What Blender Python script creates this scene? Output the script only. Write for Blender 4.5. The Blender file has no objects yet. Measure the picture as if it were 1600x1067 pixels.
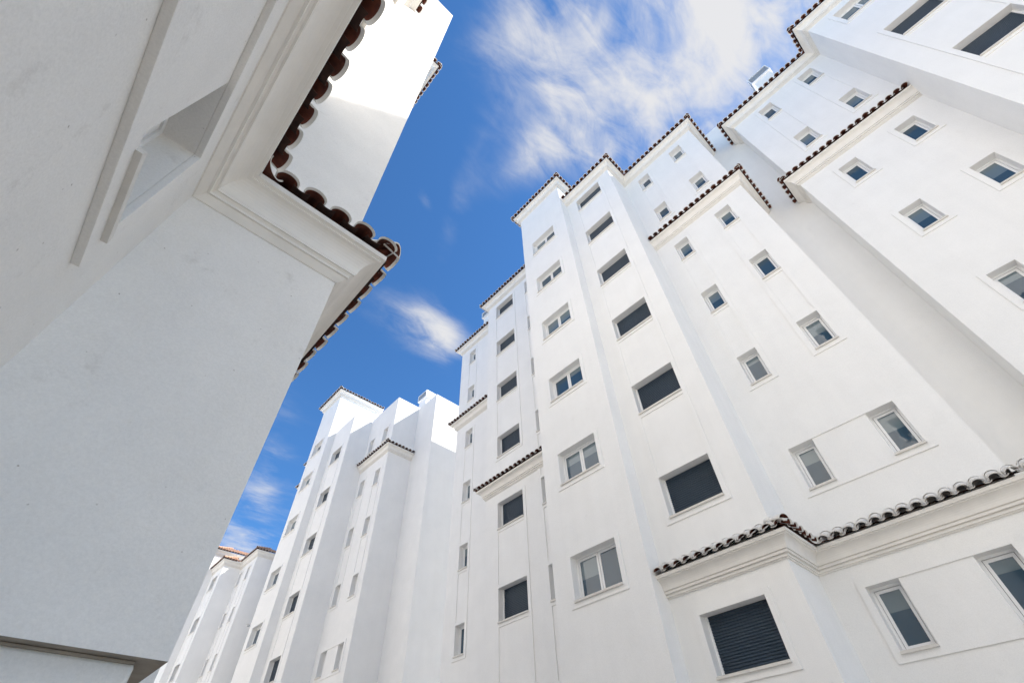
import bpy, bmesh, math, random
from mathutils import Vector, Matrix
R = math.radians
random.seed(7)
scn = bpy.context.scene
COL = scn.collection

# ------------------------------------------------------------------ camera
cam_d = bpy.data.cameras.new("camera"); cam = bpy.data.objects.new("camera", cam_d); COL.objects.link(cam)
cam_d.sensor_width = 36.0; cam_d.lens = 36.0 * 727.58 / 1600.0
cam_d.clip_start = 0.05; cam_d.clip_end = 3000
rx = Vector((0.73331522, -0.67924305, -0.02962548))
ry = Vector((0.49164973, 0.55987742, -0.66694664))
rz = Vector((0.4696055, 0.47451676, 0.74451629))
m = Matrix.Identity(4)
for i in range(3):
    m[i][0] = rx[i]; m[i][1] = -ry[i]; m[i][2] = -rz[i]
m.translation = Vector((0, 0, 1.6))
cam.matrix_world = m
scn.camera = cam

# ------------------------------------------------------------------ sun, sky, exposure
SUNV = Vector((0.765, -0.660, 1.0)).normalized()
EXPOSURE = 1.0
SKY_STRENGTH = 0.105
sun_d = bpy.data.lights.new("sun", 'SUN'); sun_d.energy = 4.3; sun_d.angle = R(0.53); sun_d.color = (1.0, 0.945, 0.87)
sun = bpy.data.objects.new("sun", sun_d); COL.objects.link(sun)
sun.rotation_euler = (-SUNV).to_track_quat('-Z', 'Y').to_euler()
sun.location = (30, -10, 60)

def build_world():
    w = bpy.data.worlds.new("World"); scn.world = w; w.use_nodes = True
    nt = w.node_tree; N = nt.nodes; L = nt.links; N.clear()
    out = N.new('ShaderNodeOutputWorld'); bg = N.new('ShaderNodeBackground')
    bg.inputs['Strength'].default_value = SKY_STRENGTH
    sky = N.new('ShaderNodeTexSky'); sky.sky_type = 'NISHITA'; sky.sun_disc = False
    sky.sun_elevation = math.asin(SUNV.z); sky.sun_rotation = math.atan2(SUNV.x, SUNV.y)
    sky.altitude = 300; sky.air_density = 1.0; sky.dust_density = 0.1; sky.ozone_density = 2.0
    tc = N.new('ShaderNodeTexCoord')
    sep = N.new('ShaderNodeSeparateXYZ'); L.new(tc.outputs['Generated'], sep.inputs[0])
    def M(op, a, b=None, c=None, clamp=False):
        n = N.new('ShaderNodeMath'); n.operation = op; n.use_clamp = clamp
        for i, v in enumerate((a, b, c)):
            if v is None: continue
            if isinstance(v, (int, float)): n.inputs[i].default_value = v
            else: L.new(v, n.inputs[i])
        return n.outputs[0]
    z = M('MAXIMUM', sep.outputs['Z'], 0.06)
    u = M('DIVIDE', sep.outputs['X'], z); v = M('DIVIDE', sep.outputs['Y'], z)
    cmb = N.new('ShaderNodeCombineXYZ'); L.new(u, cmb.inputs[0]); L.new(v, cmb.inputs[1])
    # the cloud layer is laid out on a flat layer high above the street (u, v = ground offset / height)
    def noise(scale, detail, rough, dist, rot=0.0, sx=1.0, sy=1.0, off=(0, 0, 0)):
        mp = N.new('ShaderNodeMapping'); mp.inputs['Rotation'].default_value = (0, 0, rot)
        mp.inputs['Scale'].default_value = (sx, sy, 1); mp.inputs['Location'].default_value = off
        L.new(cmb.outputs[0], mp.inputs[0])
        n = N.new('ShaderNodeTexNoise'); n.inputs['Scale'].default_value = scale; n.inputs['Detail'].default_value = detail
        n.inputs['Roughness'].default_value = rough; n.inputs['Distortion'].default_value = dist
        L.new(mp.outputs[0], n.inputs['Vector']); return n.outputs['Fac']
    # (u, v, radius along, radius across, angle, weight)
    blobs = [(0.29, -0.02, 0.17, 0.12, R(-40), 1.0), (0.40, -0.12, 0.26, 0.15, R(-60), 1.0), (0.53, -0.22, 0.30, 0.20, R(-60), 1.0),
             (0.16, -0.02, 0.13, 0.08, R(-30), 0.85),
             (0.315, 0.19, 0.13, 0.05, R(100), 0.75), (0.40, 0.02, 0.16, 0.13, R(60), 0.8),
             (0.41, 0.76, 0.125, 0.085, R(0), 1.15), (0.51, 0.80, 0.08, 0.05, R(60), 0.5), (0.45, 2.7, 1.3, 0.7, R(78), 0.42), (0.40, 1.75, 0.5, 0.06, R(72), 0.35), (0.60, 3.0, 0.8, 0.45, R(75), 0.7),
             (0.235, 0.36, 0.22, 0.035, R(70), 0.20), (0.19, 0.45, 0.03, 0.015, R(30), 0.5), (0.28, 0.47, 0.12, 0.03, R(60), 0.15), (0.10, 0.12, 0.12, 0.05, R(-60), 0.3),
             (0.4, -1.7, 1.3, 0.8, 0.0, 1.6), (0.1, -1.0, 0.6, 0.35, 0.0, 1.3), (1.15, -0.55, 0.55, 0.35, 0.3, 1.25), (-1.6, -1.2, 1.0, 0.7, 0.3, 0.9), (1.8, -2.4, 1.4, 0.8, 0.2, 0.9), (-2.6, 2.2, 1.5, 0.9, 0.9, 0.8), (3.0, 1.0, 1.2, 1.0, 0, 0.8)]  # clouds out of view; the first three added to whiten the shade light
    tot = None
    for (bu, bv, ra, rb, ang, wt) in blobs:
        du = M('SUBTRACT', u, bu); dv = M('SUBTRACT', v, bv)
        c, s = math.cos(ang), math.sin(ang)
        a = M('DIVIDE', M('ADD', M('MULTIPLY', du, c), M('MULTIPLY', dv, s)), ra)
        b = M('DIVIDE', M('SUBTRACT', M('MULTIPLY', dv, c), M('MULTIPLY', du, s)), rb)
        d2 = M('ADD', M('MULTIPLY', a, a), M('MULTIPLY', b, b))
        g = M('MULTIPLY', M('POWER', 2.718, M('MULTIPLY', d2, -0.9)), wt)
        tot = g if tot is None else M('ADD', tot, g)
    tot = M('MINIMUM', tot, 1.25)
    n1 = noise(3.4, 10, 0.55, 0.5, R(35), 1.0, 1.5)
    n2 = noise(11, 12, 0.62, 0.9, R(50), 0.8, 1.9, (3, 1, 0))
    nn = M('ADD', M('MULTIPLY', n1, 0.82), M('MULTIPLY', n2, 0.28))
    dens = M('MULTIPLY', tot, M('ADD', M('MULTIPLY', M('SUBTRACT', nn, 0.55), 2.7), 0.60))
    mr = N.new('ShaderNodeMapRange'); mr.interpolation_type = 'SMOOTHSTEP'
    mr.inputs['From Min'].default_value = 0.12; mr.inputs['From Max'].default_value = 1.15
    mr.inputs['To Min'].default_value = 0.0; mr.inputs['To Max'].default_value = 0.93
    L.new(dens, mr.inputs['Value'])
    # deepen the clear air blue slightly (polarised, clean air)
    tint = N.new('ShaderNodeMix'); tint.data_type = 'RGBA'; tint.blend_type = 'MULTIPLY'; tint.inputs['Factor'].default_value = 1
    L.new(sky.outputs[0], tint.inputs['A']); tint.inputs['B'].default_value = (0.43, 0.78, 1.07, 1)
    mix = N.new('ShaderNodeMix'); mix.data_type = 'RGBA'
    L.new(mr.outputs[0], mix.inputs['Factor']); L.new(tint.outputs['Result'], mix.inputs['A'])
    mix.inputs['B'].default_value = (4.1, 4.05, 4.0, 1)
    L.new(mix.outputs['Result'], bg.inputs[0]); L.new(bg.outputs[0], out.inputs[0])
build_world()
scn.view_settings.view_transform = 'Standard'; scn.view_settings.look = 'None'
scn.view_settings.exposure = EXPOSURE; scn.view_settings.gamma = 1
scn.cycles.max_bounces = 10; scn.cycles.diffuse_bounces = 8
scn.cycles.sample_clamp_indirect = 10

# ------------------------------------------------------------------ materials
def mat(name, base, rough=0.8, spec=0.3, var=0.0, vscale=2.0, bump=0.0, bscale=40.0, metallic=0.0, ior=None, var2=None, specks=0.0, grain=False, streak=0.0, coat=0.0, specular_tint=None):
    m = bpy.data.materials.new(name); m.use_nodes = True; nt = m.node_tree; N = nt.nodes; L = nt.links
    b = N['Principled BSDF']; b.inputs['Roughness'].default_value = rough; b.inputs['Specular IOR Level'].default_value = spec
    b.inputs['Metallic'].default_value = metallic; b.inputs['Base Color'].default_value = (*base, 1)
    if ior: b.inputs['IOR'].default_value = ior
    if coat: b.inputs['Coat Weight'].default_value = coat; b.inputs['Coat Roughness'].default_value = 0.03
    tc = N.new('ShaderNodeTexCoord'); geo = N.new('ShaderNodeNewGeometry')
    last = None
    if var > 0:
        n = N.new('ShaderNodeTexNoise'); n.inputs['Scale'].default_value = vscale; n.inputs['Detail'].default_value = 6; n.inputs['Roughness'].default_value = 0.6
        L.new(geo.outputs['Position'], n.inputs['Vector'])
        cr = N.new('ShaderNodeMapRange'); cr.inputs['From Min'].default_value = 0.3; cr.inputs['From Max'].default_value = 0.7
        L.new(n.outputs['Fac'], cr.inputs['Value'])
        mx = N.new('ShaderNodeMix'); mx.data_type = 'RGBA'; L.new(cr.outputs[0], mx.inputs['Factor'])
        c2 = var2 or tuple(c * (1 - var) for c in base)
        mx.inputs['A'].default_value = (*base, 1); mx.inputs['B'].default_value = (*c2, 1)
        L.new(mx.outputs['Result'], b.inputs['Base Color']); last = mx.outputs['Result']
    if specks > 0:
        v = N.new('ShaderNodeTexVoronoi'); v.inputs['Scale'].default_value = 9.0; v.inputs['Randomness'].default_value = 1
        nz = N.new('ShaderNodeTexNoise'); nz.inputs['Scale'].default_value = 45; nz.inputs['Detail'].default_value = 3
        L.new(geo.outputs['Position'], nz.inputs['Vector'])
        ad = N.new('ShaderNodeMix'); ad.data_type = 'VECTOR'; ad.inputs['Factor'].default_value = 0.018
        L.new(geo.outputs['Position'], ad.inputs['A']); L.new(nz.outputs['Color'], ad.inputs['B'])
        L.new(ad.outputs['Result'], v.inputs['Vector'])
        lt = N.new('ShaderNodeMapRange'); lt.interpolation_type = 'SMOOTHSTEP'
        lt.inputs['From Min'].default_value = 0.014; lt.inputs['From Max'].default_value = 0.06
        lt.inputs['To Min'].default_value = specks; lt.inputs['To Max'].default_value = 0
        L.new(v.outputs['Distance'], lt.inputs['Value'])
        # only some of the cells carry a mark
        sp = N.new('ShaderNodeSeparateColor'); L.new(v.outputs['Color'], sp.inputs[0])
        gt = N.new('ShaderNodeMath'); gt.operation = 'GREATER_THAN'; gt.inputs[1].default_value = 0.6; L.new(sp.outputs[0], gt.inputs[0])
        mu = N.new('ShaderNodeMath'); mu.operation = 'MULTIPLY'; L.new(gt.outputs[0], mu.inputs[0]); L.new(lt.outputs[0], mu.inputs[1])
        # wider faint rubbed smudges
        n3 = N.new('ShaderNodeTexNoise'); n3.inputs['Scale'].default_value = 3.1; n3.inputs['Detail'].default_value = 9; n3.inputs['Roughness'].default_value = 0.72
        L.new(geo.outputs['Position'], n3.inputs['Vector'])
        r3 = N.new('ShaderNodeMapRange'); r3.inputs['From Min'].default_value = 0.60; r3.inputs['From Max'].default_value = 0.8; r3.inputs['To Max'].default_value = 0.45 * specks
        L.new(n3.outputs['Fac'], r3.inputs['Value'])
        mm = N.new('ShaderNodeMath'); mm.operation = 'MAXIMUM'; L.new(mu.outputs[0], mm.inputs[0]); L.new(r3.outputs[0], mm.inputs[1])
        m2 = N.new('ShaderNodeMix'); m2.data_type = 'RGBA'; L.new(mm.outputs[0], m2.inputs['Factor'])
        if last: L.new(last, m2.inputs['A'])
        else: m2.inputs['A'].default_value = (*base, 1)
        m2.inputs['B'].default_value = (0.28, 0.24, 0.20, 1); L.new(m2.outputs['Result'], b.inputs['Base Color'])
    if specks > 0 or grain:
        src = b.inputs['Base Color'].links[0].from_socket
        ng = N.new('ShaderNodeTexNoise'); ng.inputs['Scale'].default_value = 70; ng.inputs['Detail'].default_value = 6; ng.inputs['Roughness'].default_value = 0.75
        L.new(geo.outputs['Position'], ng.inputs['Vector'])
        rg = N.new('ShaderNodeMapRange'); rg.inputs['From Min'].default_value = 0.3; rg.inputs['From Max'].default_value = 0.7; rg.inputs['To Min'].default_value = 0.93; rg.inputs['To Max'].default_value = 1.05
        L.new(ng.outputs['Fac'], rg.inputs['Value'])
        mg = N.new('ShaderNodeMix'); mg.data_type = 'RGBA'; mg.blend_type = 'MULTIPLY'; mg.inputs['Factor'].default_value = 1
        L.new(src, mg.inputs['A']); L.new(rg.outputs[0], mg.inputs['B']); L.new(mg.outputs['Result'], b.inputs['Base Color'])
    if streak > 0:
        src = b.inputs['Base Color'].links[0].from_socket
        mp = N.new('ShaderNodeMapping'); mp.inputs['Scale'].default_value = (2.2, 2.2, 0.16); L.new(geo.outputs['Position'], mp.inputs[0])
        ns = N.new('ShaderNodeTexNoise'); ns.inputs['Scale'].default_value = 1.6; ns.inputs['Detail'].default_value = 7; ns.inputs['Roughness'].default_value = 0.65
        L.new(mp.outputs[0], ns.inputs['Vector'])
        rs = N.new('ShaderNodeMapRange'); rs.inputs['From Min'].default_value = 0.35; rs.inputs['From Max'].default_value = 0.72; rs.inputs['To Min'].default_value = 1.0; rs.inputs['To Max'].default_value = 1.0 - streak
        L.new(ns.outputs['Fac'], rs.inputs['Value'])
        ms = N.new('ShaderNodeMix'); ms.data_type = 'RGBA'; ms.blend_type = 'MULTIPLY'; ms.inputs['Factor'].default_value = 1
        L.new(src, ms.inputs['A']); L.new(rs.outputs[0], ms.inputs['B']); L.new(ms.outputs['Result'], b.inputs['Base Color'])
    if bump > 0:
        n = N.new('ShaderNodeTexNoise'); n.inputs['Scale'].default_value = bscale; n.inputs['Detail'].default_value = 8; n.inputs['Roughness'].default_value = 0.65
        L.new(geo.outputs['Position'], n.inputs['Vector'])
        n2 = N.new('ShaderNodeTexNoise'); n2.inputs['Scale'].default_value = 2.3; n2.inputs['Detail'].default_value = 3
        L.new(geo.outputs['Position'], n2.inputs['Vector'])
        b1 = N.new('ShaderNodeBump'); b1.inputs['Strength'].default_value = bump; b1.inputs['Distance'].default_value = 0.004
        b2 = N.new('ShaderNodeBump'); b2.inputs['Strength'].default_value = min(1, bump * 1.2); b2.inputs['Distance'].default_value = 0.012
        L.new(n.outputs['Fac'], b1.inputs['Height']); L.new(n2.outputs['Fac'], b2.inputs['Height'])
        L.new(b2.outputs[0], b1.inputs['Normal']); L.new(b1.outputs[0], b.inputs['Normal'])
    return m
PLASTER = mat('white_plaster', (0.87, 0.86, 0.838), 0.85, 0.2, var=0.045, vscale=1.3, bump=0.4, bscale=30, specks=0.22, streak=0.026)
PLASTER_NEAR = mat('worn_white_plaster', (0.82, 0.80, 0.765), 0.88, 0.2, var=0.06, vscale=2.2, bump=0.6, bscale=55, specks=0.85)
TRIM = mat('trim_plaster', (0.83, 0.80, 0.75), 0.8, 0.25, var=0.09, vscale=3.0, bump=0.25, bscale=40)
FRAME = mat('white_lacquer', (0.84, 0.84, 0.84), 0.3, 0.5)
SEAL = mat('rubber_seal', (0.05, 0.055, 0.06), 0.6, 0.3)
SHUT = mat('slate_blue_slats', (0.028, 0.047, 0.072), 0.38, 0.5, var=0.15, vscale=1.5)
GLASS = mat('window_glass', (0.036, 0.070, 0.105), 0.012, 0.75, ior=1.6)
def wavy(m):
    nt = m.node_tree; N = nt.nodes; L = nt.links; b = N['Principled BSDF']
    g = N.new('ShaderNodeNewGeometry'); n = N.new('ShaderNodeTexNoise'); n.inputs['Scale'].default_value = 1.6; n.inputs['Detail'].default_value = 2
    L.new(g.outputs['Position'], n.inputs['Vector'])
    bp = N.new('ShaderNodeBump'); bp.inputs['Strength'].default_value = 0.35; bp.inputs['Distance'].default_value = 0.02
    L.new(n.outputs['Fac'], bp.inputs['Height']); L.new(bp.outputs[0], b.inputs['Normal'])
wavy(GLASS)
GREY_REFL = mat('grey_reflection_glass', (0.13, 0.175, 0.20), 0.03, 1.0, ior=1.6)  # grey of a reflected eave put into the pane colour
TERRA = mat('terracotta', (0.17, 0.048, 0.028), 0.8, 0.25, var=0.5, vscale=7, var2=(0.065, 0.026, 0.020), bump=0.4, bscale=60)
GAP_TERRA = mat('gap_dark_terracotta', (0.050, 0.024, 0.018), 0.85, 0.2, var=0.5, vscale=14, var2=(0.02, 0.012, 0.010))  # channel undersides coloured near-black to darken the gaps between tiles
TERRA_TOP = mat('orange_terracotta', (0.50, 0.27, 0.18), 0.8, 0.25, var=0.4, vscale=3.0, var2=(0.62, 0.42, 0.30))  # orange tile tops of the far roofs
TILEW = mat('whitewashed_tile', (0.79, 0.77, 0.73), 0.8, 0.25, var=0.10, vscale=12, bump=0.3, bscale=70)
ALU = mat('grey_louvre', (0.45, 0.47, 0.48), 0.4, 0.5, metallic=0.3)
SILLM = mat('stone_sill', (0.72, 0.69, 0.64), 0.6, 0.3, var=0.12, vscale=8)
GROUND = mat('pale_paving', (0.62, 0.57, 0.50), 0.85, 0.2, var=0.2, vscale=0.7, bump=0.3, bscale=12)
DARKPL = mat('dark_plastic', (0.03, 0.03, 0.035), 0.4, 0.5)

# ------------------------------------------------------------------ mesh helpers
def link(name, bm, mats, parent=None, bevel=0.0, smooth=False, weld=False):
    if weld: bmesh.ops.remove_doubles(bm, verts=bm.verts, dist=0.0005)
    bmesh.ops.recalc_face_normals(bm, faces=bm.faces) if weld else None
    me = bpy.data.meshes.new(name); bm.to_mesh(me); bm.free()
    if not isinstance(mats, (list, tuple)): mats = [mats]
    for mm in mats: me.materials.append(mm)
    if smooth:
        for p in me.polygons: p.use_smooth = True
    o = bpy.data.objects.new(name, me); COL.objects.link(o)
    if parent: o.parent = parent
    if bevel > 0:
        b = o.modifiers.new('bevel', 'BEVEL'); b.width = bevel; b.segments = 2; b.limit_method = 'ANGLE'; b.angle_limit = R(50)
        b.use_clamp_overlap = True
    return o
def thing(name, label, cat, loc=(0, 0, 0), group=None):
    o = bpy.data.objects.new(name, None); COL.objects.link(o); o.location = loc
    o['label'] = label; o['category'] = cat
    if group: o['group'] = group
    o.empty_display_size = 0.5
    return o
def quad(bm, a, b, c, d, mi=0):
    f = bm.faces.new([bm.verts.new(Vector(p)) for p in (a, b, c, d)]); f.material_index = mi; return f
def box(bm, x0, x1, y0, y1, z0, z1, mi=0, skip=()):
    P = lambda x, y, z: (x, y, z)
    F = {'x0': [(x0, y0, z0), (x0, y1, z0), (x0, y1, z1), (x0, y0, z1)], 'x1': [(x1, y0, z0), (x1, y0, z1), (x1, y1, z1), (x1, y1, z0)],
         'y0': [(x0, y0, z0), (x0, y0, z1), (x1, y0, z1), (x1, y0, z0)], 'y1': [(x0, y1, z0), (x1, y1, z0), (x1, y1, z1), (x0, y1, z1)],
         'z0': [(x0, y0, z0), (x1, y0, z0), (x1, y1, z0), (x0, y1, z0)], 'z1': [(x0, y0, z1), (x0, y1, z1), (x1, y1, z1), (x1, y0, z1)]}
    for k, v in F.items():
        if k in skip: continue
        quad(bm, *v, mi=mi)
class Fr:
    """wall frame: u runs along y, n points out of the wall (sx = -1 for walls facing the street from the right)"""
    def __init__(s, X, sx): s.X = X; s.sx = sx
    def p(s, u, z, n): return (s.X + s.sx * n, u, z)
def fbox(bm, fr, u0, u1, z0, z1, n0, n1, mi=0):
    box(bm, *sorted((fr.p(0, 0, n0)[0], fr.p(0, 0, n1)[0])), u0, u1, z0, z1, mi)
def holed(bm, fr, n, u0, u1, z0, z1, holes, depth, mi=0, edges=False, edge_depth=0.03):
    """plane with rectangular holes and reveals going `depth` inwards"""
    us = sorted({u0, u1, *[h[0] for h in holes], *[h[1] for h in holes]}); zs = sorted({z0, z1, *[h[2] for h in holes], *[h[3] for h in holes]})
    us = [u for u in us if u0 <= u <= u1]; zs = [z for z in zs if z0 <= z <= z1]
    # subdivide very long cells so light interpolates well
    for i in range(len(us) - 1):
        for j in range(len(zs) - 1):
            a, b, c, d = us[i], us[i + 1], zs[j], zs[j + 1]; cu, cz = (a + b) / 2, (c + d) / 2
            if any(h[0] < cu < h[1] and h[2] < cz < h[3] for h in holes): continue
            quad(bm, fr.p(a, c, n), fr.p(b, c, n), fr.p(b, d, n), fr.p(a, d, n), mi)
    for (a, b, c, d) in [h[:4] for h in holes]:
        if d <= z0 or c >= z1: continue
        q = n - depth
        # reveal edges follow the grid so that the mesh welds cleanly
        uu = [u for u in us if a <= u <= b]; zz = [z for z in zs if c <= z <= d]
        for k in range(len(uu) - 1):
            quad(bm, fr.p(uu[k], c, n), fr.p(uu[k], c, q), fr.p(uu[k + 1], c, q), fr.p(uu[k + 1], c, n), mi)
            quad(bm, fr.p(uu[k], d, n), fr.p(uu[k + 1], d, n), fr.p(uu[k + 1], d, q), fr.p(uu[k], d, q), mi)
        for k in range(len(zz) - 1):
            quad(bm, fr.p(a, zz[k], n), fr.p(a, zz[k + 1], n), fr.p(a, zz[k + 1], q), fr.p(a, zz[k], q), mi)
            quad(bm, fr.p(b, zz[k], n), fr.p(b, zz[k], q), fr.p(b, zz[k + 1], q), fr.p(b, zz[k + 1], n), mi)
    if edges:
        q = n - edge_depth
        for k in range(len(us) - 1):
            quad(bm, fr.p(us[k], z0, n), fr.p(us[k + 1], z0, n), fr.p(us[k + 1], z0, q), fr.p(us[k], z0, q), mi)
            quad(bm, fr.p(us[k], z1, n), fr.p(us[k], z1, q), fr.p(us[k + 1], z1, q), fr.p(us[k + 1], z1, n), mi)
        for k in range(len(zs) - 1):
            quad(bm, fr.p(u0, zs[k], n), fr.p(u0, zs[k], q), fr.p(u0, zs[k + 1], q), fr.p(u0, zs[k + 1], n), mi)
            quad(bm, fr.p(u1, zs[k], n), fr.p(u1, zs[k + 1], n), fr.p(u1, zs[k + 1], q), fr.p(u1, zs[k], q), mi)

rngw = random.Random(21)
PROUD = 0.026
DEPTH = 0.27          # wall face to the back of the reveal
def ring(bm, fr, u0, u1, z0, z1, w, n0, n1, mi=0):
    fbox(bm, fr, u0, u1, z0, z0 + w, n0, n1, mi); fbox(bm, fr, u0, u1, z1 - w, z1, n0, n1, mi)
    fbox(bm, fr, u0, u0 + w, z0 + w, z1 - w, n0, n1, mi); fbox(bm, fr, u1 - w, u1, z0 + w, z1 - w, n0, n1, mi)
def make_window(parent, fr, ua, ub, za, zb, kind, label=None):
    """kinds: shutter, double, single, half (shutter half up), blind"""
    nb = -DEPTH + 0.001
    bm = bmesh.new(); subs = []
    if kind in ('shutter', 'half'):
        w = 0.045
        fbox(bm, fr, ua, ua + w, za, zb, nb, -0.195); fbox(bm, fr, ub - w, ub, za, zb, nb, -0.195)
        fbox(bm, fr, ua + w, ub - w, za, za + 0.02, nb, -0.20)
        sb = bmesh.new(); zl = za + 0.02 if kind == 'shutter' else za + 0.50 * (zb - za)
        n = max(8, int(round((zb - zl) / 0.052))); p = (zb - zl) / n
        prof = [(0.0, -0.232), (0.10, -0.222), (0.35, -0.213), (0.65, -0.213), (0.90, -0.222), (1.0, -0.232)]
        pts = [(zl + (k + t) * p, q) for k in range(n) for (t, q) in prof[:-1]] + [(zb, -0.232)]
        for i in range(len(pts) - 1):
            (z0, q0), (z1, q1) = pts[i], pts[i + 1]
            quad(sb, fr.p(ua + w, z0, q0), fr.p(ub - w, z0, q0), fr.p(ub - w, z1, q1), fr.p(ua + w, z1, q1))
        fbox(sb, fr, ua + w, ub - w, zl - 0.012 if kind == 'half' else zl, zl + 0.03, -0.245, -0.205)
        subs.append(('shutter', sb, SHUT))
        if kind == 'half':
            ring(bm, fr, ua + w, ub - w, za + 0.02, zb, 0.06, nb, -0.25)
            g = bmesh.new(); quad(g, fr.p(ua + w, za + 0.02, -0.262), fr.p(ub - w, za + 0.02, -0.262), fr.p(ub - w, zl, -0.262), fr.p(ua + w, zl, -0.262))
            subs.append(('pane', g, GLASS))
    else:
        w = 0.045
        ring(bm, fr, ua, ub, za, zb, w, nb, -0.20)
        sashes = [(ua + w, ub - w)] if kind in ('single', 'grey_reflection') else [(ua + w, (ua + ub) / 2 + 0.004), ((ua + ub) / 2 + 0.008, ub - w)]
        g0 = 0.008
        seal = bmesh.new(); fbox(seal, fr, ua + w - 0.002, ub - w + 0.002, za + w - 0.002, zb - w + 0.002, nb + 0.002, -0.236)
        subs.append(('seal', seal, SEAL))
        for (a, b) in sashes:
            sm = bmesh.new(); ring(sm, fr, a + g0, b - g0, za + w + g0, zb - w - g0, 0.052, -0.240, -0.212)
            subs.append(('sash', sm, FRAME))
            g = bmesh.new(); i = 0.058 + g0 - 0.010
            fbox(g, fr, a + i, b - i, za + w + i, zb - w - i, -0.239, -0.226)
            subs.append(('pane', g, GREY_REFL if kind == 'grey_reflection' else GLASS))
            if kind in ('single', 'double') and rngw.random() < 0.7:       # grey band over the pane top, painted as the reflected eave
                fr_ = rngw.uniform(0.22, 0.55); g2 = bmesh.new()
                fbox(g2, fr, a + i + 0.002, b - i - 0.002, zb - w - i - fr_ * (zb - za - 2 * w - 2 * i), zb - w - i - 0.002, -0.226, -0.2245)
                subs.append(('grey_reflection', g2, GREY_REFL))
    w = link('window', bm, FRAME, parent)
    if label: w['label'] = label
    for (nm, b, mt) in subs: link(nm, b, mt, w)
    sb = bmesh.new()
    fbox(sb, fr, ua - 0.012, ub + 0.012, za - 0.034, za - 0.002, -0.21 if False else PROUD + 0.002, PROUD + 0.045)
    fbox(sb, fr, ua + 0.002, ub - 0.002, za - 0.002, za + 0.012, -0.20, PROUD + 0.045)
    link('sill', sb, SILLM, w, bevel=0.004)
    return w
def wall_with_windows(bmw, parent, X, sx, y0, y1, z0, z1, cols, ring_w=0.13):
    """cols: dict(u=(a,b), tops=[...], h=1.05, kind, linked, extra)"""
    fr = Fr(X, sx); holes = []
    for c in cols:
        for (ua, ub) in c['u']:
            for t in c['tops']: holes.append((ua, ub, t - c.get('h', 1.05), t))
    holed(bmw, fr, 0, y0, y1, z0, z1, holes, DEPTH)
    for c in cols:
        h = c.get('h', 1.05); ua = min(a for a, b in c['u']); ub = max(b for a, b in c['u']); tops = sorted(c['tops'])
        groups = [tops] if c.get('linked') else [[t] for t in tops]
        for g in groups:
            bm = bmesh.new(); zlo = g[0] - h - 0.15; zhi = g[-1] + 0.11
            hs = []
            if len(c['u']) > 1: hs.append((ua, ub, g[0] - h, g[0]))
            else: hs += [(ua, ub, t - h, t) for t in g]
            for k in range(len(g) - 1): hs.append((ua + 0.005, ub - 0.005, g[k] + 0.11, g[k + 1] - h - 0.135))
            holed(bm, fr, PROUD, ua - ring_w, ub + ring_w, zlo, zhi, hs, PROUD - 0.001, edges=True, edge_depth=PROUD - 0.001)
            link('window_surround', bm, c.get('tmat', PLASTER), parent, weld=True, bevel=c.get('bev', 0.0))
        for (a, b) in c['u']:
            for i, t in enumerate(c['tops']):
                k = c.get('kinds', {}).get(i, c['kind'])
                make_window(parent, fr, a, b, t - h, t, k)

# cornice profile: (out, up) from the line where it meets the wall below
PROF = [(0, 0), (0.030, 0), (0.034, 0.022), (0.064, 0.024), (0.066, 0.062), (0.052, 0.066), (0.052, 0.078), (0.102, 0.080), (0.104, 0.120), (0.088, 0.123), (0.090, 0.134), (0.122, 0.138)]
for k in range(1, 9):
    t = k / 8 * math.pi / 2
    PROF.append((0.126 + 0.128 * (1 - math.cos(t)), 0.128 + 0.200 * math.sin(t)))
PROF += [(0.262, 0.330), (0.262, 0.348), (0.298, 0.352), (0.298, 0.42), (0.0, 0.425)]
PLAIN = [(0, 0), (0.012, 0), (0.045, 0.030), (0.080, 0.080), (0.112, 0.110), (0.126, 0.128)] + PROF[12:]
def offs(path, o):
    pts = []
    n = len(path)
    for i in range(n):
        ns = []
        for a, b in ((i - 1, i), (i, i + 1)):
            if a < 0 or b >= n: continue
            d = (Vector(path[b]) - Vector(path[a])).normalized(); ns.append(Vector((-d.y, d.x)))
        v = ns[0] if len(ns) == 1 else (ns[0] + ns[1]) / (1 + ns[0].dot(ns[1]))
        pts.append(Vector(path[i]) + v * o)
    return pts
def sweep(bm, path, prof, zb, mi=0, close=False):
    rows = [[bm.verts.new((p.x, p.y, zb + h)) for p in offs(path, o)] for (o, h) in prof]
    rng = len(rows) if close else len(rows) - 1
    for i in range(rng):
        a, b = rows[i], rows[(i + 1) % len(rows)]
        for k in range(len(path) - 1):
            f = bm.faces.new((a[k], a[k + 1], b[k + 1], b[k])); f.material_index = mi
    # end caps
    for k in (0, len(path) - 1):
        try: bm.faces.new([r[k] for r in rows])
        except Exception: pass
def cornice(parent, path, zb, prof=PROF, m=None, bevel=0):
    bm = bmesh.new(); sweep(bm, path, prof, zb)
    return link('cornice', bm, m or TRIM, parent)
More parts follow.
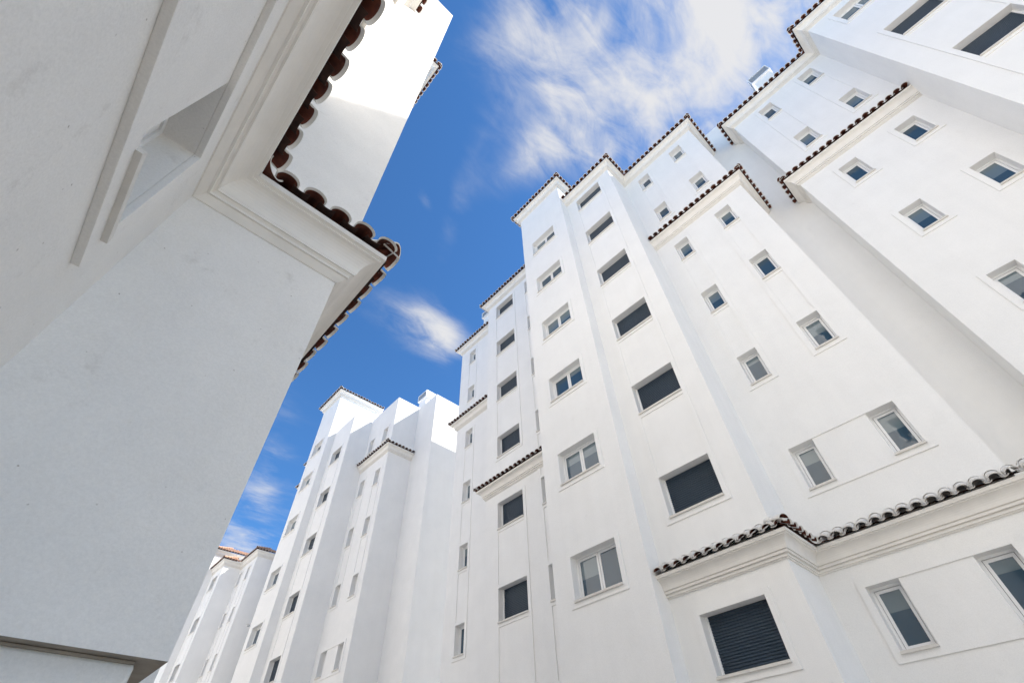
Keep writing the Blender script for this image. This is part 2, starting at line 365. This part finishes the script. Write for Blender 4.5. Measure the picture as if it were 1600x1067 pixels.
def half_pipe(bm, org, ax, side, up, L, r0, r1, th, convex, mo, mi_, seg=7, depthf=1.0, lip=0.0, rim=0):
    """org: lower end centre; ax: unit vector up-slope; cover (convex up) or channel"""
    sgn = 1 if convex else -1
    ro, ri = [], []
    for (t, r) in ((0, r0), (L, r1)):
        a_, b_ = [], []
        for k in range(seg + 1):
            an = math.pi * k / seg
            d = side * math.cos(an) + up * math.sin(an) * sgn * depthf
            lp = lip if t == 0 else 0.0
            a_.append(bm.verts.new(org + ax * (t - lp) + d * r)); b_.append(bm.verts.new(org + ax * t + d * (r - th)))
        ro.append(a_); ri.append(b_)
    om, im = (mo, mi_) if convex else (mi_, mo)     # for channels the inside faces the sky
    for k in range(seg):
        f = bm.faces.new((ro[0][k], ro[0][k + 1], ro[1][k + 1], ro[1][k])); f.material_index = om; f.smooth = True
        f = bm.faces.new((ri[0][k], ri[1][k], ri[1][k + 1], ri[0][k + 1])); f.material_index = im; f.smooth = True
        f = bm.faces.new((ro[0][k], ri[0][k], ri[0][k + 1], ro[0][k + 1])); f.material_index = rim
    for k in (0, seg):
        f = bm.faces.new((ro[0][k], ro[1][k], ri[1][k], ri[0][k])); f.material_index = 0
def tiles(parent, path, zb, depth=0.42, pitch=28, over=0.385, ends=(0, 0), orange=False, skip_seg=(), seg=7, zoff=0.0, step=0.245, rim=0, back=0.035, chd=0.5, chr_=0.066, lip=0.028):
    """rows of barrel tiles along a path of wall corners; ends: 1 = the run ends in a free edge"""
    bm = bmesh.new(); mo = 2 if orange else 0
    ed = offs(path, over); n = len(path); ta = math.tan(R(pitch)); ca = math.cos(R(pitch)); sa = math.sin(R(pitch))
    z0 = zb + 0.425 + zoff
    turn = [0] * n
    for i in range(1, n - 1):
        d1 = (Vector(path[i]) - Vector(path[i - 1])); d2 = (Vector(path[i + 1]) - Vector(path[i]))
        turn[i] = 1 if d1.x * d2.y - d1.y * d2.x < 0 else -1      # 1 = convex
    for s in range(n - 1):
        if s in skip_seg: continue
        P, Q = ed[s], ed[s + 1]; d = (Q - P); L = d.length; d.normalize()
        nrm = Vector((-d.y, d.x))
        cnt = max(1, int(round(L / step))); st = L / cnt
        side = Vector((d.x, d.y, 0)); ax = Vector((-nrm.x * ca, -nrm.y * ca, sa)); up = Vector((nrm.x * sa, nrm.y * sa, ca))
        # sloping underlay
        q0, q1 = P + d * 0.02, Q - d * 0.02
        dd = depth - 0.03
        A = Vector((q0.x, q0.y, z0 + 0.0)) - Vector((nrm.x, nrm.y, 0)) * 0.10; B = Vector((q1.x, q1.y, z0)) - Vector((nrm.x, nrm.y, 0)) * 0.10
        ins0 = dd if turn[s] == 1 else (-dd if turn[s] == -1 else 0); ins1 = dd if turn[s + 1] == 1 else (-dd if turn[s + 1] == -1 else 0)
        if abs(ins0) + abs(ins1) < L * 1.2 or turn[s] + turn[s + 1] <= 0:
            C = B - Vector((nrm.x, nrm.y, 0)) * dd - Vector((d.x, d.y, 0)) * ins1 + Vector((0, 0, (dd) * ta)); D = A - Vector((nrm.x, nrm.y, 0)) * dd + Vector((d.x, d.y, 0)) * ins0 + Vector((0, 0, dd * ta))
            quad(bm, A + Vector((0, 0, .03)), B + Vector((0, 0, .03)), C, D, mi=1)
        for kind in ('cover', 'channel'):
            for k in range(cnt + (1 if kind == 'channel' else 0)):
                t = (k + 0.5) * st if kind == 'cover' else k * st
                if kind == 'channel' and ((k == 0 and turn[s] != 0) or (k == cnt and turn[s + 1] != 0)): continue
                if kind == 'channel' and k in (0, cnt) : continue
                if (turn[s] == 1 and t < 0.10) or (turn[s + 1] == 1 and L - t < 0.10): continue
                lim = depth
                if turn[s] == 1: lim = min(lim, t * 1.0 + 0.03)
                if turn[s + 1] == 1: lim = min(lim, (L - t) + 0.03)
                j = random.uniform(-0.012, 0.012); rowl = 0.40
                start = 0.0
                r = 0
                while start < lim - 0.06:
                    ll = min(rowl + 0.06, (lim - start)) / ca
                    c2 = P + d * (t + random.uniform(-.006, .006)) - nrm * (start + j + (back if kind == 'channel' else 0))
                    zz = z0 + start * ta + (0.040 if kind == 'cover' else 0.048) + r * 0.004 + random.uniform(-.003, .004)
                    o = Vector((c2.x, c2.y, zz))
                    tw = Matrix.Rotation(random.uniform(-.035, .035), 3, up)
                    if kind == 'cover': half_pipe(bm, o, tw @ ax, tw @ side, up, ll, 0.107, 0.094, 0.014, True, mo, 1, seg, 0.70, lip=lip)
                    else: half_pipe(bm, o, tw @ ax, tw @ side, up, ll, chr_, chr_ + 0.008, 0.012, False, mo, 3, max(4, seg - 1), chd, rim=3 if rim else 0)
                    start += rowl; r += 1
                    if r > 12: break
    # hip tiles on the convex corners, valley piece on the concave ones
    for i in range(1, n - 1):
        if turn[i] == 0: continue
        v = (Vector(path[i]) - ed[i]); dl = v.length
        if turn[i] == 1:
            u2 = v.normalized(); k = math.sqrt(2); reach = depth * k
            ax = Vector((u2.x, u2.y, ta / k)).normalized(); side = Vector((-u2.y, u2.x, 0)); up = side.cross(ax) if side.cross(ax).z > 0 else ax.cross(side)
            st_ = 0.02; r = 0
            while st_ < reach - 0.1:
                o = Vector((ed[i].x + u2.x * st_, ed[i].y + u2.y * st_, z0 + 0.085 + st_ * ta / k + r * 0.004))
                half_pipe(bm, o, ax, side, up, min(0.46, reach - st_ + 0.02), 0.098, 0.088, 0.014, True, mo, 1, seg)
                st_ += 0.40; r += 1
        else:
            u2 = -v.normalized(); v2 = Vector(path[i]) - ed[i]
            u2 = v2.normalized()
            ax = Vector((u2.x, u2.y, ta / math.sqrt(2))).normalized(); side = Vector((-u2.y, u2.x, 0)); up = ax.cross(side); up = up if up.z > 0 else -up
            o = Vector((ed[i].x - u2.x * 0.02, ed[i].y - u2.y * 0.02, z0 + 0.085))
            half_pipe(bm, o, ax, side, up, 0.55, 0.12, 0.10, 0.013, False, mo, 1, seg, 0.7)
    return link('roof_tiles', bm, [TILEW, TERRA, TERRA_TOP, GAP_TERRA], parent)
def side_face(bm, y, xa, xb, z0, z1):
    if xb - xa > 1e-4: quad(bm, (xa, y, z0), (xb, y, z0), (xb, y, z1), (xa, y, z1))
def strips(bmw, parent, data, back, zbase=0.0, end0=True, end1=True):
    """data: list of (X, y0, y1, ztop, cols) for walls facing -x, ordered by y"""
    for i, (X, y0, y1, zt, cols) in enumerate(data):
        wall_with_windows(bmw, parent, X, -1, y0, y1, zbase, zt, cols)
        quad(bmw, (X, y0, zt), (back, y0, zt), (back, y1, zt), (X, y1, zt))
        for (y, nb) in ((y0, data[i - 1] if i > 0 else None), (y1, data[i + 1] if i + 1 < len(data) else None)):
            if nb is None: side_face(bmw, y, X, back, zbase, zt); continue
            Xn, zn = nb[0], nb[3]
            if X < Xn: side_face(bmw, y, X, Xn, zbase, min(zt, zn)); 
            if zt > zn: side_face(bmw, y, X, back, zn, zt)

def louvre_cap(parent, x0, x1, y0, y1, z0, z1, shaft_z, name='chimney'):
    """rooftop vent: rendered shaft with an overhanging louvred cap"""
    bm = bmesh.new(); i = 0.10
    box(bm, x0 + i, x1 - i, y0 + i, y1 - i, shaft_z, z0 + 0.02)
    c = link(name, bm, PLASTER, parent)
    cb = bmesh.new(); t = 0.045
    box(cb, x0, x1, y0, y1, z1 - 0.06, z1); box(cb, x0, x1, y0, y1, z0, z0 + 0.06)
    for (a, b) in ((x0, y0), (x0, y1 - t), (x1 - t, y0), (x1 - t, y1 - t)): box(cb, a, a + t, b, b + t, z0 + 0.06, z1 - 0.06)
    link('cap', cb, FRAME, c)
    lb = bmesh.new(); n = 6
    for k in range(n):
        z = z0 + 0.08 + (z1 - z0 - 0.16) * (k + 0.5) / n; h = (z1 - z0 - 0.16) / n * 0.62
        for (ax, bx, ay, by) in ((x0 + .012, x0 + .03, y0 + t, y1 - t), (x1 - .03, x1 - .012, y0 + t, y1 - t), (x0 + t, x1 - t, y0 + .012, y0 + .03), (x0 + t, x1 - t, y1 - .03, y1 - .012)):
            box(lb, ax, bx, ay, by, z - h / 2, z + h / 2)
    box(lb, x0 + .06, x1 - .06, y0 + .06, y1 - .06, z0 + .06, z1 - .06)
    link('louvre', lb, ALU, c)

# ------------------------------------------------------------------ ground
bm = bmesh.new(); quad(bm, (-900, -900, 0), (900, -900, 0), (900, 900, 0), (-900, 900, 0))
g = link('ground', bm, GROUND); g['kind'] = 'structure'

# ------------------------------------------------------------------ right building, main block
B = thing('apartment_building', 'tallest white apartment block right of centre with columns of slate blue shutters', 'building', (11.3, 6, 0))
S3T = [4.80, 7.92, 11.01, 14.15, 17.29, 20.42, 23.53]
S4T = [2.58 + 1.05, 6.75, 9.85, 12.98, 16.14, 19.26, 22.37]
S5T = [4.70, 7.83, 10.96, 14.09, 17.22, 20.34, 23.42]
YA, YB = -0.79, 2.92
bw = bmesh.new()
BK = 20.0
strips(bw, B, [
    (11.28, YA, YB, 24.25, [dict(u=[(-0.085, 0.475), (1.67, 2.235)], tops=[7.93], kind='single'),
                           dict(u=[(-0.085, 0.475)], tops=[11.06, 14.18, 17.31], kind='single', linked=True),
                           dict(u=[(1.67, 2.235)], tops=[11.06, 14.18, 17.31], kind='single', linked=True),
                           dict(u=[(-0.10, 0.46)], tops=[20.37, 23.40], kind='single', linked=True),
                           dict(u=[(1.67, 2.235)], tops=[20.37, 23.36], kind='single', linked=True),
                           dict(u=[(-0.085, 0.475), (1.67, 2.235)], tops=[4.845], kind='single')]),
    (9.90, YB, 5.57, 24.25, [dict(u=[(3.575, 4.975)], tops=S3T[:1], kind='shutter'), dict(u=[(3.575, 4.975)], tops=S3T[1:], kind='shutter', linked=True)]),
    (9.42, 5.57, 8.38, 26.05, [dict(u=[(6.30, 7.735)], tops=S4T, kind='double', kinds={6: 'double'})]),
    (11.28, 8.38, 13.30, 24.25, [dict(u=[(9.62, 10.19)], tops=S5T, kind='single', linked=True),
                                dict(u=[(11.17, 12.57)], tops=S5T[:3], kind='shutter', linked=True), dict(u=[(11.17, 12.57)], tops=S5T[3:], kind='shutter', linked=True)]),
    (12.47, 13.30, 17.28, 24.25, [dict(u=[(14.35, 14.92), (15.87, 16.45)], tops=[4.70], kind='single'),
                                 dict(u=[(15.87, 16.45)], tops=[7.84, 10.98, 14.09, 17.23], kind='single', linked=True),
                                 dict(u=[(15.87, 16.45)], tops=[20.39, 23.46], kind='single', linked=True)]),
], BK)
# podium running on past the recess, at the level of the lower cornice
wall_with_windows(bw, B, 11.28, -1, -9.0, YA, 0, 5.68, [])
quad(bw, (11.28, -9, 5.68), (12.4, -9, 6.2), (12.4, YA, 6.2), (11.28, YA, 5.68))
# set-back stair tower behind the recess
box(bw, 13.40, 20.0, -4.0, 2.9, 0, 26.3, skip=('z0',))
link('wall', bw, PLASTER, B, weld=True, bevel=0.010)
cornice(B, [(11.28, -9.0), (11.28, YB), (9.90, YB), (9.90, 5.57)], 5.25)
tiles(B, [(11.28, -9.0), (11.28, YB), (9.90, YB), (9.90, 5.57)], 5.25, depth=0.50, seg=9)
cornice(B, [(13.39, YA), (11.28, YA), (11.28, YB)], 17.80)
tiles(B, [(13.39, YA), (11.28, YA), (11.28, YB)], 17.80, depth=0.42)
p = [(13.39, YA), (11.28, YA), (11.28, YB), (9.90, YB), (9.90, 5.57)]
cornice(B, p, 23.88); tiles(B, p, 23.88, depth=1.2)
p = [(11.9, 5.57), (9.42, 5.57), (9.42, 8.38), (11.6, 8.38)]
cornice(B, p, 25.62); tiles(B, p, 25.62, depth=1.2)
p = [(11.28, 8.38), (11.28, 13.30), (12.6, 13.30)]
cornice(B, p, 23.82); tiles(B, p, 23.82, depth=1.0)
p = [(12.47, 13.30), (12.47, 17.28), (15.2, 17.28)]
cornice(B, p, 23.90); tiles(B, p, 23.90, depth=1.2)
p = [(11.28, 8.38), (11.28, 13.30), (11.75, 13.30)]
cornice(B, p, 11.38); tiles(B, p, 11.38)
p = [(12.47, 13.30), (12.47, 17.28), (13.0, 17.28)]
cornice(B, p, 17.76); tiles(B, p, 17.76)
louvre_cap(B, 12.6, 13.4, 14.85, 15.55, 26.25, 26.78, 24.2)
louvre_cap(B, 14.0, 14.9, -5.50, -4.48, 28.30, 28.95, 20.0)

# ------------------------------------------------------------------ right building, nearest block (top right of the view)
NB = thing('apartment_building', 'white block at top right edge with wide navy shuttered windows under tiled eave', 'building', (12, -8, 0))
bw = bmesh.new()
Y1, Y2 = -6.11, -2.20
strips(bw, NB, [
    (11.27, -13.5, Y1, 23.65, [dict(u=[(-8.25, -6.845)], tops=[13.46, 16.58, 19.70], kind='shutter', linked=True), dict(u=[(-8.25, -6.845)], tops=[22.80], kind='double')]),
    (12.45, Y1, Y2, 23.70, [dict(u=[(-3.78, -3.215)], tops=[10.38, 13.54, 16.63], kind='single'), dict(u=[(-5.51, -4.945)], tops=[10.38, 13.50, 16.61], kind='single'),
                            dict(u=[(-3.78, -3.215)], tops=[19.76, 22.93], kind='single', linked=True), dict(u=[(-5.53, -4.965)], tops=[19.83, 22.95], kind='single', linked=True)]),
], BK, zbase=5.0)
link('wall', bw, PLASTER, NB, weld=True, bevel=0.010)
p = [(11.27, -13.5), (11.27, Y1), (12.45, Y1), (12.45, Y2), (13.39, Y2)]
cornice(NB, p, 23.28); tiles(NB, p, 23.28, depth=1.1)
p = [(12.45, Y1), (12.45, Y2), (13.39, Y2)]
cornice(NB, p, 17.17); tiles(NB, p, 17.17)

# ------------------------------------------------------------------ middle block
MB = thing('apartment_building', 'white stepped apartment block further down the street with sunlit parapet sides', 'building', (11, 27, 0))
bw = bmesh.new()
M1T = [5.55, 8.63, 11.60, 14.80, 17.78, 20.85]
M0T = [4.6, 7.5, 10.66, 13.62, 16.88, 20.0, 22.75]
MBK = 19.0
strips(bw, MB, [
    (12.95, 20.60, 22.70, 23.05, []),
    (11.28, 22.70, 26.05, 23.20, [dict(u=[(23.28, 23.85), (24.93, 25.50)], tops=[8.63], kind='single'),
                                  dict(u=[(23.27, 23.84)], tops=[11.72, 14.83, 17.93], kind='single', linked=True),
                                  dict(u=[(25.05, 25.62)], tops=[11.72, 14.83, 17.93], kind='single', linked=True),
                                  dict(u=[(23.32, 23.89)], tops=[21.10], kind='single'), dict(u=[(25.03, 25.60)], tops=[21.06], kind='single')]),
    (9.90, 26.05, 28.75, 23.0, [dict(u=[(26.83, 28.13)], tops=M1T, kind='shutter', linked=True, kinds={3: 'half'})]),
    (9.42, 28.75, 31.55, 26.65, [dict(u=[(29.55, 30.95)], tops=M0T, kind='double')]),
    (11.28, 31.55, 36.7, 24.6, []),
    (12.47, 36.7, 40.8, 24.6, []),
], MBK)
link('wall', bw, PLASTER, MB, weld=True)
p = [(12.94, 22.70), (11.28, 22.70), (11.28, 26.05)]
cornice(MB, p, 18.78); tiles(MB, p, 18.78)
p = [(13.0, 28.75), (9.42, 28.75), (9.42, 31.55), (11.2, 31.55)]
cornice(MB, p, 26.28); tiles(MB, p, 26.28, depth=1.3, seg=5)
for (X, yy, zz) in ((11.28, 36.75, 24.4), (11.28, 36.85, 22.3)):
    p = [(X, 31.55), (X, yy), (X + 1.5, yy)]
    cornice(MB, p, zz - 0.02); tiles(MB, p, zz - 0.02, seg=5)
louvre_cap(MB, 13.4, 14.2, 22.75, 23.83, 24.62, 25.22, 22.9)

# ------------------------------------------------------------------ far block
FB = thing('apartment_building', 'most distant white block at lower left with orange tiled roofs', 'building', (11, 46, 0))
bw = bmesh.new()
F0T = [2.6, 5.7, 8.95, 12.13, 15.25, 18.37]
strips(bw, FB, [
    (11.30, 42.20, 45.60, 19.35, [dict(u=[(43.02, 43.58)], tops=[5.95, 9.1, 12.30, 15.42, 18.50], kind='single', linked=True), dict(u=[(44.72, 45.28)], tops=[5.95, 9.1, 12.30, 15.42, 18.50], kind='single', linked=True)]),
    (9.90, 45.60, 48.30, 19.35, [dict(u=[(46.30, 47.50)], tops=F0T, kind='shutter', linked=True)]),
    (9.42, 48.30, 51.1, 21.0, []),
    (11.28, 51.1, 56.0, 19.3, []),
], 18.0)
link('wall', bw, PLASTER, FB, weld=True)
p = [(15.0, 42.20), (11.30, 42.20), (11.30, 45.60), (9.90, 45.60), (9.90, 48.30)]
cornice(FB, p, 18.95); tiles(FB, p, 18.95, depth=1.5, pitch=27, orange=True, seg=5)
p = [(15.0, 48.30), (9.42, 48.30), (9.42, 51.1)]
cornice(FB, p, 20.62); tiles(FB, p, 20.62, depth=1.9, pitch=27, orange=True, seg=5)

# ------------------------------------------------------------------ left building (very near)
LB = thing('apartment_building', 'shaded white building looming at left with heavy moulded cornice and tiled ledge', 'building', (-0.7, 3, 0))
XA, XB, XC = -0.716, 0.571, 1.05
bw = bmesh.new()
fr = Fr(XA, 1)
nich = [(-0.09, 0.48, 3.795, 4.845), (1.655, 2.24, 3.795, 4.845)]
up_w = [(u0, u1, t - 1.05, t) for (u0, u1) in ((-0.085, 0.475), (1.67, 2.235)) for t in (7.93, 11.06, 14.18, 20.4)]
holed(bw, fr, 0, -13.0, YB, 0, 22.5, nich + up_w, DEPTH)
quad(bw, (XA, -13, 22.5), (-9, -13, 22.5), (-9, YB, 22.5), (XA, YB, 22.5)); side_face(bw, -13, -9, XA, 0, 22.5)
# wall towards the camera, standing out over the passage
YW = 2.92; ZS = 2.262
side_face(bw, YW, XA, XB, ZS, 22.5)
quad(bw, (XB, YW, ZS), (XB, 5.57, ZS), (XB, 5.57, 22.5), (XB, YW, 22.5))
quad(bw, (XA, YW, 22.5), (XB, YW, 22.5), (XB, 5.57, 22.5), (XA, 5.57, 22.5))
side_face(bw, 5.57, -1.0, XC, 0, 25.4); quad(bw, (XC, 5.57, 0), (XC, 8.38, 0), (XC, 8.38, 25.4), (XC, 5.57, 25.4))
quad(bw, (-9, 5.57, 25.4), (XC, 5.57, 25.4), (XC, 8.38, 25.4), (-9, 8.38, 25.4)); side_face(bw, 8.38, -9, XC, 0, 25.4)
side_face(bw, 5.57, -9, XA, 22.5, 25.4)
XD = -5.0  # unseen far wing; set-back and height chosen to bounce sun onto the middle block
box(bw, -9, XA, 8.38, 11.5, 0, 24.0, skip=('z0', 'y0')); box(bw, -16, XD, 11.5, 70.0, 0, 27.0, skip=('z0',))
quad(bw, (-9, -13, 0), (-9, 8.38, 0), (-9, 8.38, 22.5), (-9, -13, 22.5))
link('wall', bw, PLASTER_NEAR, LB, weld=True, bevel=0.007)
SOFFIT = mat('shade_toned_soffit', (0.36, 0.32, 0.27), 0.9, 0.2, var=0.25, vscale=6, bump=0.6, bscale=50)  # shade under the overhang put into the colour, darker than the wall plaster
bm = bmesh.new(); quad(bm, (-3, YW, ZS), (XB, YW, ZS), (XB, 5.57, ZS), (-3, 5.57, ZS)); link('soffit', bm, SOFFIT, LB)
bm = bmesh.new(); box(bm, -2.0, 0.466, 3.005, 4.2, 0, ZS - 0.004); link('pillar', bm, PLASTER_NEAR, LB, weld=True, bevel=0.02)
# little drip moulding under the overhang
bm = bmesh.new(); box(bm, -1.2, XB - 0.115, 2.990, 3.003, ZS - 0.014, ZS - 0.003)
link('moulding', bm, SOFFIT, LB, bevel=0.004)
def surround(fr, ua, ub, za, zb, hs, parent, m, w=0.13, pr=0.040):
    bm = bmesh.new()
    holed(bm, fr, pr, ua - w, ub + w, za - 0.15, zb + 0.11, hs, pr - 0.001, edges=True, edge_depth=pr - 0.001)
    return link('window_surround', bm, m, parent, weld=True, bevel=0.003)
surround(fr, -0.09, 2.24, 3.795, 4.845, [(-0.09, 2.24, 3.795, 4.845)], LB, PLASTER_NEAR)
for (ua, ub) in ((-0.09, 0.48), (1.655, 2.24)): make_window(LB, fr, ua, ub, 3.795, 4.845, 'single')
for (u0, u1) in ((-0.085, 0.475), (1.67, 2.235)):
    for t in (7.93, 11.06, 14.18, 20.4): make_window(LB, fr, u0, u1, t - 1.05, t, 'single')
p = [(XB, 5.57), (XB, YW), (XA, YW), (XA, -13.0)]
cornice(LB, p, 5.30, prof=PLAIN)
# the two raised fillets run along the near faces and stop short of the outer corner
bm = bmesh.new()
pf = [(XB + 0.075, YW), (XA, YW), (XA, -13.0)]
sweep(bm, pf, [(0.055, 0.062), (0.088, 0.056), (0.088, 0.086), (0.055, 0.092)], 5.30, close=True)
pf = [(XB + 0.112, YW), (XA, YW), (XA, -13.0)]
sweep(bm, pf, [(0.090, 0.105), (0.122, 0.100), (0.122, 0.130), (0.090, 0.136)], 5.30, close=True)
link('fillet', bm, TRIM, LB)
tiles(LB, p, 5.30, depth=0.50, over=0.365, seg=14, rim=1, back=0.006, chd=0.30, chr_=0.080, lip=0.032)
p = [(XA, YW), (XA, -13.0)]
cornice(LB, p, 17.42); tiles(LB, p, 17.42)
p = [(-1.5, 8.38), (XC, 8.38), (XC, 5.57), (-1.5, 5.57)]
cornice(LB, p, 25.2); tiles(LB, p, 25.2, depth=1.2)

# ------------------------------------------------------------------ small security camera on the middle block
SC = thing('security_camera', 'tiny dark security camera on the corner of the middle white block', 'camera', (9.42, 31.55, 11.0))
SC_l = Vector(SC.location)
def rel(o): o.location = -SC_l; return o
bm = bmesh.new(); box(bm, 9.43, 9.50, 31.552, 31.62, 10.95, 11.05); box(bm, 9.44, 9.47, 31.62, 31.72, 10.98, 11.01); rel(link('bracket', bm, FRAME, SC, bevel=0.004))
bm = bmesh.new(); bmesh.ops.create_cone(bm, cap_ends=True, segments=14, radius1=0.05, radius2=0.04, depth=0.20, matrix=Matrix.Translation((9.40, 31.78, 10.99)) @ Matrix.Rotation(R(80), 4, 'Y'))
rel(link('body', bm, ALU, SC, bevel=0.004))
bm = bmesh.new(); box(bm, 9.24, 9.52, 31.70, 31.86, 11.065, 11.08); rel(link('hood', bm, FRAME, SC))

# parts were built in world coordinates: cancel the offset of their building's empty
for t in (B, NB, MB, FB, LB):
    off = Vector(t.location)
    for ch in t.children: ch.location = ch.location - off
